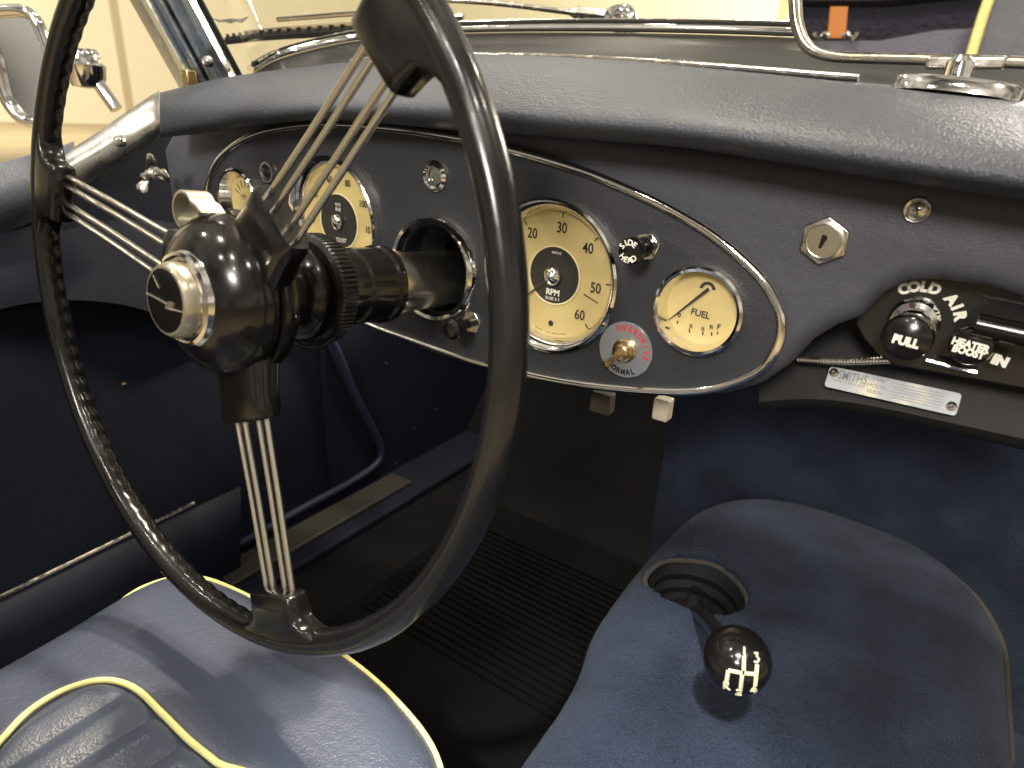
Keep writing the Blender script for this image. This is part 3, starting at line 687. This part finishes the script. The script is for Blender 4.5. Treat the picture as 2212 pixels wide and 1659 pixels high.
for st in ([(982, 1110), (978, 1240)], [(965, 1275), (950, 1395)], [(845, 1240), (965, 1265)], [(985, 1265), (1085, 1275)], [(840, 1240), (825, 1335)], [(1100, 1185), (1082, 1375)]): strk(g, st, .0013)
g.build('shift_pattern', M['ivory'], kn_ob)
g = MB()
for st in ([(985, 1030), (984, 1100)], [(1072, 1085), (1105, 1085), (1095, 1115), (1118, 1140), (1100, 1170), (1072, 1160)],
           [(800, 1400), (805, 1345), (840, 1355), (830, 1380), (808, 1380), (855, 1415)], [(915, 1420), (960, 1410), (955, 1435), (912, 1455), (960, 1460)], [(1080, 1385), (1045, 1425), (1095, 1425), (1082, 1400), (1078, 1440)]): strk(g, st, .00075)
g.build('gear_numbers', M['ivory'], kn_ob)

# ------------------------------------------------------------ driver seat
st_ = thing('driver_seat', 'blue leather driver seat cushion with yellow piping and pleated centre', 'seat', (-.11, -.4, ZF))
outl = [(-.10, -.140), (-.20, -.146), (-.250, -.162), (-.268, -.205), (-.258, -.32), (-.250, -.60), (-.24, -.68), (.07, -.68), (.090, -.60), (.093, -.32), (.086, -.215), (.056, -.168), (-.01, -.146)]
os_ = cr_spline([Vector((a, b, 0)) for a, b in outl], 8, True)
A_ = np.array([(p.x, p.y) for p in os_]); B2 = np.roll(A_, -1, 0)
def seatz(X):
    s = sdf(X, A_, B2); r = .045; q = np.clip(s, 0, r)
    z = -.268-.75*(r-np.sqrt(np.maximum(r*r-(r-q)**2, 0))) + .014*np.clip(s/.16, 0, 1)
    return z, s
arch_px = [(0, 1612), (60, 1545), (130, 1500), (200, 1479), (255, 1482), (305, 1508), (350, 1552), (410, 1612), (470, 1661), (560, 1740)]
arch = [PZ(u, v, -.262) for u, v in arch_px]
ar = cr_spline([arch[0]+Vector((-.01, -.05, 0)), arch[0]+(arch[0]-arch[1])*.6]+arch+[arch[-1]+Vector((.008, -.12, 0)), arch[-1]+Vector((.005, -.3, 0))], 6)
AR = np.array([(p.x, p.y) for p in ar]+[(ar[0].x, -.62)]); AR2 = np.roll(AR, -1, 0)
xs = np.arange(-.302, .084, .0022); ys = np.arange(-.69, -.134, .0026)
G = np.array([(x, y) for y in ys for x in xs]); Z, s = seatz(G); sa = sdf(G, AR, AR2)
pw = .0330; ph = ((G[:, 0]+.0055) % pw)/pw; pl_ = 1-np.abs(2*ph-1)  # 0 at groove
Z = Z + np.where(sa > 0, np.clip(sa/.012, 0, 1)*(.0085*np.clip(pl_, 0, 1)**.42-.004), 0)
Z = Z - .0035*np.exp(-(sa/.003)**2)
Z += .0008*np.sin(G[:, 0]*45+G[:, 1]*20)*np.sin(G[:, 1]*38+1.)
Z = np.where(s < 0, Z+s*10, Z)
nx = len(xs); F = [[j*nx+i, j*nx+i+1, (j+1)*nx+i+1, (j+1)*nx+i] for j in range(len(ys)-1) for i in range(nx-1)]
F = [f for f in F if max(s[k] for k in f) > -.001]
used = sorted({k for f in F for k in f}); rem = {k: i for i, k in enumerate(used)}
MB().add([(G[k, 0], G[k, 1], Z[k]) for k in used], [[rem[k] for k in f] for f in F]).build('cushion_top', M['seat'], st_, sharp=80)
ZE = -.268-.75*.045
ring = [[(p.x, p.y, ZE+.001) for p in os_]]+[[(p.x+(p.x+.11)*k1, p.y+(p.y+.41)*k1*.5, zz) for p in os_] for k1, zz in ((.012, ZE-.01), (.03, ZE-.03), (.03, ZE-.10), (-.02, ZF+.02))]
MB().loft(ring, closed=True).build('cushion_border', M['seat'], st_, sharp=80)
MB().tube([(-.11+(p.x+.11)*(.972+.03*max(0, min(1, (-.2-p.y)/.04))*(p.x < -.2)), -.41+(p.y+.41)*.978, -.2835-.016*max(0, min(1, (-.2-p.y)/.04))*(p.x < -.2)) for p in os_], .0024, 10, closed=True).build('edge_piping', M['piping'], st_)
az, _ = seatz(np.array([(p.x, p.y) for p in ar]))
MB().tube([(p.x, p.y, z+.0005) for p, z in zip(ar, az)], .0021, 10).build('panel_piping', M['piping'], st_)

# ------------------------------------------------------------ door side
dr = thing('car_door', 'navy trimmed driver door with aluminium capped top edge', 'door', (-.56, 0, ZF))
MB().box((-.60, -.20, -.285), (.02, .94, .62)).build('inner_skin', M['trim'], dr, smooth=False)
# rolled vinyl top
rows = [[(-120, 395), (0, 352), (90, 328), (160, 305)], [(-120, 430), (0, 395), (90, 368), (160, 345)], [(-120, 470), (0, 438), (90, 408), (160, 385)], [(-120, 510), (0, 478), (90, 445), (160, 415)], [(-120, 540), (0, 505), (90, 470), (160, 435)]]
dx = [-.575, -.555, -.548, -.556, -.575]
MB().loft([cr_spline([PX(u, v, x) for u, v in row], 6) for row, x in zip(rows, dx)]).build('rolled_top', M['doortop'], dr, sharp=80)
top = [(136, 338), (200, 298), (270, 250), (325, 212), (344, 200)]; bot = [(152, 418), (210, 390), (270, 352), (325, 312), (346, 288)]
xx = [-.552, -.548, -.54, -.525, -.515]; Ls = []
for k, dxx in ((-.06, -.02), (0, -.008), (.2, .0), (.5, .004), (.8, .0), (1, -.008), (1.03, -.02)):
    Ls.append(cr_spline([PX(a[0]+(b[0]-a[0])*k, a[1]+(b[1]-a[1])*k, x+dxx) for a, b, x in zip(top, bot, xx)], 6))
MB().loft(Ls).build('aluminium_cap', M['alu'], dr, sharp=60)
sq = PX(232, 345*1.0, -.536); TT = Matrix.Translation(PX(262, 344/1.0, -.530)) @ Matrix.Rotation(math.radians(90), 4, 'Y')
TT = Matrix.Translation(PX(263, 306+38, -.5335)) @ Matrix.Rotation(math.radians(80), 4, 'Y')
MB(Matrix.Translation(PX(262, 345-40+0, -.530)) @ Matrix.Rotation(math.radians(85), 4, 'Y')).lathe([(0, .0022), (.004, .0018), (.006, 0), (.0062, -.004)], 24).build('cap_screw', M['chromed'], dr)
# horizontal bright strip and pocket edge
MB().tube([PX(-60, 1322), PX(0, 1290), PX(330, 1130), PX(420, 1087)], .0028, 8).build('bright_strip', M['chromed'], dr)
Lp = [[PX(-80, 640), PX(60, 604), PX(200, 600), PX(330, 622), PX(470, 690)], [PX(-80, 690, -.545), PX(60, 655, -.545), PX(200, 650, -.545), PX(330, 676, -.545), PX(470, 745, -.545)], [PX(-80, 700, -.59), PX(60, 665, -.59), PX(200, 660, -.59), PX(330, 690, -.59), PX(470, 755, -.59)]]
Lp = [[PX(-120, 540, -.58), PX(60, 490, -.58), PX(200, 440, -.58), PX(330, 420, -.58), PX(470, 430, -.58)]]+Lp
MB().loft([cr_spline(l, 6) for l in Lp]).build('pocket_flap', M['trim'], dr, sharp=60)
Ls = [[PX(-80, 1340, x), PX(0, 1300+d, x), PX(330, 1140+d, x), PX(520, 1050+d, x)] for x, d in ((-.55, 0), (-.535, 30), (-.53, 90), (-.535, 200))]
MB().loft([cr_spline(l, 4) for l in Ls]).build('lower_trim', M['trim'], dr, sharp=60)
for u, v in ((268, 830),):
    p = PX(u, v, -.575); MB(Matrix.Translation(p) @ Matrix.Rotation(math.pi/2, 4, 'Y')).lathe([(0, .002), (.003, .001), (.0035, -.002)], 16).build('trim_screw', M['brass'], dr)
kp = thing('kick_panel', 'dark navy side panel in the footwell with blue edged door opening', 'kick panel', (-.56, .5, ZF))
MB().box((-.585, .60, -.22), (.02, .66, .72)).build('panel', M['trim'], kp, smooth=False)
MB().add([PX(u, v, -.572) for u, v in ((120, 425), (350, 275), (520, 300), (560, 620), (120, 640))], [[0, 1, 2, 3, 4]]).build('scuttle_side', M['trim'], kp, smooth=False)
MB().tube(cr_spline([PX(u, v, -.565) for u, v in ((690, 690), (725, 750), (765, 845), (800, 915), (822, 965), (815, 1000), (760, 1040), (650, 1100), (480, 1195), (250, 1310))], 6), .0062, 10).build('blue_edging', M['trimb'], kp)
for u, v in ((942, 885), (855, 1000), (1003, 1045), (893, 925), (835, 785)):
    p = PX(u, v, -.574); MB(Matrix.Translation(p) @ Matrix.Rotation(math.pi/2, 4, 'Y')).lathe([(0, .002), (.0022, .001), (.0025, -.002)], 12).build('trim_screw', M['chromed'], kp)
sl = thing('door_sill', 'door sill with a scuffed metal tread strip below the driver door', 'sill', (-.53, .1, ZF))
MB().box((-.53, .05, -.575), (.10, 1.5, .05)).build('sill_box', M['trim'], sl, bevel=.006)
a, b2 = PX(480, 1250, -.535), PX(868, 1030, -.535)
MB().box(((a.x), (a.y+b2.y)/2, -.546), (.052, b2.y-a.y, .010)).build('tread_strip', M['sill'], sl, bevel=.003)
# wing screw
wn = thing('wing_screw', 'bright steel wing screw at the left end of the dash', 'wing screw', PY(325, 380, -.02))
c = PY(325, 378, -.03); wdir = Vector((.35, -.9, -.1)).normalized()
zq = wdir.to_track_quat('Z', 'Y').to_matrix().to_4x4()
MB(Matrix.Translation(c) @ zq).lathe([(0, .012), (.0035, .011), (.0038, .003), (.006, .001), (.0065, -.010)], 20).build('boss', M['chromed'], wn)
for (u0, v0, u1, v1) in ((318, 388, 306, 408), (335, 374, 358, 380), (320, 366, 328, 345)):
    A1, B1 = PY(u0, v0, -.036), PY(u1, v1, -.042); 
    MB().tube([A1, A1.lerp(B1, .3), A1.lerp(B1, .6), A1.lerp(B1, 1.0), A1.lerp(B1, 1.25), A1.lerp(B1, 1.33)], [.0025, .0035, .0055, .0068, .0045, .001], 14, flat=.35, up=wdir).build('wing', M['nickel'], wn)

# ------------------------------------------------------------ windscreen
ws = thing('windscreen', 'chrome framed windscreen with clear glass above the dash', 'windscreen', PY(1200, 70, .26))
lean = Vector((0, -.16, .34))
gl0 = [p+Vector((0, .004, .0)) for p in Wl]
MB().loft([gl0, [p+lean for p in gl0]]).build('glass', M['wsglass'], ws)
MB().tube([p+Vector((0, -.002, .004)) for p in Wl], .0042, 10, flat=.9).build('base_rail', M['chrome'], ws)
MB().tube([p+Vector((0, .002, .0098)) for p in Wl], .0022, 8).build('rubber_seal', M['rubber'], ws)
MB().tube([p+Vector((0, .008, .0125)) for p in Wl], .0014, 8).build('outer_rail', M['chromed'], ws)
# pillar made of side by side mouldings
def pil(name, a, b, m, r, x=-.50, flat=1):
    A1, B1 = PX(*a, x), PX(*b, x); d = (B1-A1); return MB().tube([A1, A1.lerp(B1, .5), B1+d*1.2], r, 14, flat=flat).build(name, m, ws)
pil('pillar_rubber', (522, 172), (428, -6), M['rubber'], .0035, -.492)
rib = [(0, -.012), (.02, -.004), (.10, .002), (.18, -.002), (.22, -.008), (.27, -.002), (.33, .003), (.39, -.001), (.43, -.008), (.47, -.001), (.54, .003), (.61, -.002), (.66, -.006), (.72, .001), (.84, .004), (.95, .001), (1., -.008)]
Lr = []
for k, dxx in rib:
    A1 = PX(412+(516-412)*k, 196-22*k, -.502+dxx); B1 = PX(300+(424-300)*k, -6, -.502+dxx); Lr.append([A1, A1.lerp(B1, .5), B1+(B1-A1)*1.2])
Lr.append([p+Vector((-.02, .0, 0)) for p in Lr[-1]]); Lr.insert(0, [p+Vector((-.02, .0, 0)) for p in Lr[0]])
MB().loft(Lr, closed=False).build('pillar', M['pillar'], ws, sharp=25)
p = PX(447, 140-8, -.486); MB(Matrix.Translation(p) @ MD).lathe([(0, .004), (.004, .003), (.0058, 0), (.006, -.004)], 20).build('pillar_screw', M['chrome'], ws)
q = PX(410, 172, -.50); MB().box(q, (.012, .012, .02)).build('pillar_foot', M['brass'], ws, bevel=.002)
# winged transfer on the glass
def onglass(u, v): return PY(u, v, .175)
tr = MB(); wg = [(456, 38), (475, 43), (497, 40), (520, 41), (538, 34), (533, 42), (522, 50), (508, 47), (498, 51), (486, 48), (472, 48)]
tr.add([onglass(u, v) for u, v in wg], [list(range(len(wg)))]); tr.build('winged_transfer', M['greyink'], ws, smooth=False)
tr = MB(); addtext(tr, 'ooLEo', .006, Matrix.Translation(onglass(500, 62)) @ Matrix.Rotation(math.pi/2, 4, 'X'), ext=.0001) if False else None
# wipers outside the glass
def wiper(label, blade, arm, y):
    t = thing('windscreen_wiper', label, 'wiper', PY(*blade[0], y), 'windscreen wipers')
    bp = cr_spline([PY(u, v, y) for u, v in blade], 10)
    bl_ = MB().tube(bp, .0048, 8, flat=1.2)
    for p in bp[1::2]: bl_.box(p+Vector((0, -.003, .0055)), (.003, .004, .006))
    bl_.build('blade', M['rubber'], t)
    MB().tube([p+Vector((0, 0, .0085)) for p in bp[6:]], .0026, 8).build('blade_holder', M['chrome'], t)
    MB().tube(cr_spline([PY(u, v, y-.01) for u, v in arm], 8), .0032, 8).build('arm', M['chrome'], t)
    return t
w1 = wiper('windscreen wiper lying low across the glass beside the wheel spoke', [(490, 88), (560, 80), (660, 73), (780, 66), (900, 60), (1000, 52)], [(600, 42), (680, 36), (760, 30), (900, 26)], .30)
w2 = thing('windscreen_wiper', 'wiper arm with bright chrome pivot standing behind the base rail', 'wiper', PY(1340, 40, .31), 'windscreen wipers')
p = PY(1335, 38, .31); MB(Matrix.Translation(p) @ MD).lathe([(0, .016), (.009, .014), (.012, .004), (.012, -.008), (.015, -.012)], 24).build('pivot', M['chrome'], w2)
MB(Matrix.Translation(PY(1362, 50, .30))).lathe([(0, .012), (.005, .010), (.009, 0), (.009, -.01)], 20).build('nut', M['chrome'], w2)
MB().tube(cr_spline([PY(u, v, .31) for u, v in ((1320, 36), (1230, 26), (1100, 10), (1000, 2), (850, -5))], 8), [.006]*8+[.003]*25, 8).build('arm', M['chromed'], w2)

# ------------------------------------------------------------ interior mirror
ym = .135
mr = thing('interior_mirror', 'rounded chrome framed rear view mirror on a stem above the dash pad', 'mirror', PY(2062, 190, ym))
Wm, Hm = .25, .125
bl = PY(1712, 0, ym).x; zb_ = PY(1900, 118, ym).z
fr = [(bl+.0+a, b) for a, b in [(0, .10), (0, .045)]]
# frame follows the slight droop to the right, measured on the mirror plane
dn = lambda u, v: Vector((PY(u, v, ym).x, 0, PY(u, v, ym).z))
LB = [dn(1716, -60), dn(1716, 20), dn(1722, 60), dn(1736, 92), dn(1760, 112), dn(1800, 122), dn(1860, 125), dn(2050, 130), dn(2212, 136)]
xr = LB[-1].x+.10; zt = LB[0].z+.004
LB += [Vector((xr-.02, 0, LB[-1].z-.004)), Vector((xr-.004, 0, LB[-1].z+.006)), Vector((xr, 0, LB[-1].z+.03)), Vector((xr, 0, zt-.03)), Vector((xr-.015, 0, zt-.004)), Vector((xr-.04, 0, zt)), Vector((LB[0].x+.03, 0, zt)), Vector((LB[0].x+.006, 0, zt-.008))]
FR = cr_spline(LB, 5, True); FR = [Vector((p.x, ym, p.z)) for p in FR]
n = len(FR); cM = sum(FR, Vector())/n
gm = MB(); gm.add([p for p in FR], [list(range(n))]); gm.build('mirror_glass', M['mirror'], mr, smooth=False)
bkk = MB(); bkk.loft([FR, [p+Vector((0, .008, 0)) for p in FR], [cM+(p-cM)*.9+Vector((0, .016, 0)) for p in FR]], closed=True); bkk.f.append([2*n+i for i in range(n)]); bkk.build('back_shell', M['black'], mr)
MB().tube([p+Vector((0, -.001, 0)) for p in FR], .0036, 10, closed=True, flat=1).build('frame', M['dullchrome'], mr)
MB().tube([cM+(p-cM)*.965+Vector((0, -.0035, 0)) for p in FR], .0013, 8, closed=True).build('inner_bead', M['creamt'], mr)
c = PY(2085, 136, ym-.002)
MB().box(c, (.043, .012, .0075)).build('clip', M['chromed'], mr, bevel=.002)
c1 = PY(2082, 140, ym-.002); c2 = PY(2062, 184, ym-.022)
b = MB(); 
for s_ in (-.0042, .0042): b.tube([c1+Vector((s_, 0, 0)), c2+Vector((s_, 0, .002))], .0030, 10)
b.build('stem', M['chromed'], mr)
MB(Matrix.Translation(c2+Vector((0, 0, .004)))).lathe([(.0045, .012), (.0075, .009), (.0080, .003), (.0085, 0), (.0085, -.004)], 28).build('ball_socket', M['chrome'], mr)
# long lozenge base lying on the pad
a = PY(1930, 176, ym-.028); b3 = PY(2216, 207, ym-.028); ex = (b3-a); L = ex.length; ex.normalize()
ez = Vector((0, .25, 1)); ez = (ez-ex*ez.dot(ex)).normalized(); ey = ez.cross(ex)
BM = Matrix.Translation((a+b3)/2) @ Matrix((ex, ey, ez)).transposed().to_4x4()
loz = []
for k in range(40):
    t = 2*math.pi*k/40; cx_ = math.cos(t); loz.append((L/2*abs(cx_)**.75*(1 if cx_ > 0 else -1), .0135*math.sin(t)))
b = MB(BM); b.loft([[(x*kx, y*ky, z) for x, y in loz] for kx, ky, z in ((1, 1, -.006), (1, 1, .0005), (.975, .9, .0030), (.9, .6, .0038))], closed=True); b.f.append([120+i for i in range(40)])
b.build('base', M['chrome'], mr, sharp=30)

# ------------------------------------------------------------ things the mirror shows, standing behind the camera
def refl(u, v, Y):
    d = ray(u, v); h = CP+d*((ym-CP.y)/d.y); r_ = Vector((d.x, -d.y, d.z)); return h+r_*((Y-h.y)/r_.y)
Yb = -1.05
ps_ = thing('passenger_seat', 'blue leather passenger seat back with yellow piping seen in the mirror', 'seat', refl(2180, 50, Yb))
q = [refl(u, v, Yb) for u, v in ((2096, 118), (2146, -40), (2700, -40), (2700, 200), (2090, 200))]
s0 = MB(); s0.add(q+[p+Vector((0, -.08, 0)) for p in q], [[0, 1, 2, 3, 4], [9, 8, 7, 6, 5]]+[[i, (i+1) % 5, 5+(i+1) % 5, 5+i] for i in range(5)]); s0.build('backrest', M['seat'], ps_, bevel=.012)
MB().tube([refl(2088, 180, Yb+.01), refl(2100, 112, Yb+.01), refl(2122, 40, Yb+.01), refl(2146, -30, Yb+.01)], .010, 10).build('piping', M['piping'], ps_)
sh = thing('rear_shelf', 'grey blue vinyl rear shelf behind the seats seen in the mirror', 'shelf', refl(1900, 90, -1.25))
q = [refl(u, v, -1.28) for u, v in ((1500, 88), (1900, 88), (2020, 66), (2400, 40), (2400, 330), (1500, 330))]
MB().add(q, [[0, 1, 2, 3, 4, 5]]).build('vinyl', M['rearv'], sh, smooth=False)
tz = thing('folded_hood', 'dark navy cloth hood folded behind the seats with a rolled edge', 'hood', refl(1900, 20, -1.36))
L1 = [[refl(u, v, y) for u, v in ((1400, v0), (1700, v0), (1900, v0), (2050, v0-14), (2400, v0-40))] for v0, y in ((-160, -1.30), (-60, -1.33), (0, -1.31), (15, -1.36), (60, -1.34), (95, -1.36))]
MB().loft([cr_spline(l, 8) for l in L1]).build('cloth', M['tonneau'], tz, sharp=70)
stp = thing('leather_strap', 'tan leather strap with small chrome buckle holding the folded hood', 'strap', refl(1805, 50, -1.27))
MB().add([refl(u, v, -1.27) for u, v in ((1787, 82), (1826, 82), (1832, 14), (1794, 14))], [[0, 1, 2, 3]]).build('strap', M['tan'], stp, smooth=False)
for s_ in (-1, 1):
    MB().tube([refl(1806+s_*14, 78, -1.26), refl(1806+s_*24, 72, -1.26), refl(1806+s_*38, 84, -1.26), refl(1806+s_*46, 70, -1.26)], .006, 8).build('buckle', M['chrome'], stp)

# ------------------------------------------------------------ wing mirror outside the door
xm = -.80
NM = Vector((.5, -.866, 0)); M0 = PX(60, 150, xm)
_PX = PX
def PX(u, v, x=-.55):
    if x != xm: return _PX(u, v, x)
    d = ray(u, v); return CP+d*((M0-CP).dot(NM)/d.dot(NM))
wm = thing('wing_mirror', 'square chrome rimmed mirror on a bracket outside the driver door', 'mirror', PX(160, 180, xm))
fr = [PX(u, v, xm) for u, v in ((-60, 30), (0, 24), (50, 26), (80, 45), (100, 90), (104, 140), (92, 205), (70, 245), (35, 240), (12, 200), (-4, 150), (-60, 120))]
fr = [PX(u, v, xm) for u, v in ((-90, 30), (0, 24), (48, 24), (78, 44), (98, 92), (112, 140), (118, 200), (110, 250), (80, 266), (44, 254), (14, 215), (0, 168), (-12, 120), (-50, 60))]
FRm = cr_spline(fr, 6, True); MB().tube(FRm, .0075, 10, closed=True).build('frame', M['chrome'], wm)
n = len(FRm); MB().add([p+Vector((.0, .002, 0)) for p in FRm], [list(range(n))]).build('mirror_glass', M['mirror'], wm, smooth=False)
MB().tube([PX(178, 150, xm), PX(205, 170, xm), PX(252, 236, xm)], [.011, .008, .008], 12).build('arm', M['chrome'], wm)
MB().tube([PX(110, 190, xm), PX(150, 165, xm), PX(185, 155, xm)], .007, 12).build('stalk', M['chrome'], wm)
MB(Matrix.Translation(PX(186, 158, xm))).lathe([(0, .030), (.016, .028), (.020, .022), (.020, .012), (.024, .009), (.022, -.005), (.018, -.016), (0, -.018)], 20).build('knuckle', M['chrome'], wm)

S.render.resolution_x = 1024; S.render.resolution_y = 768
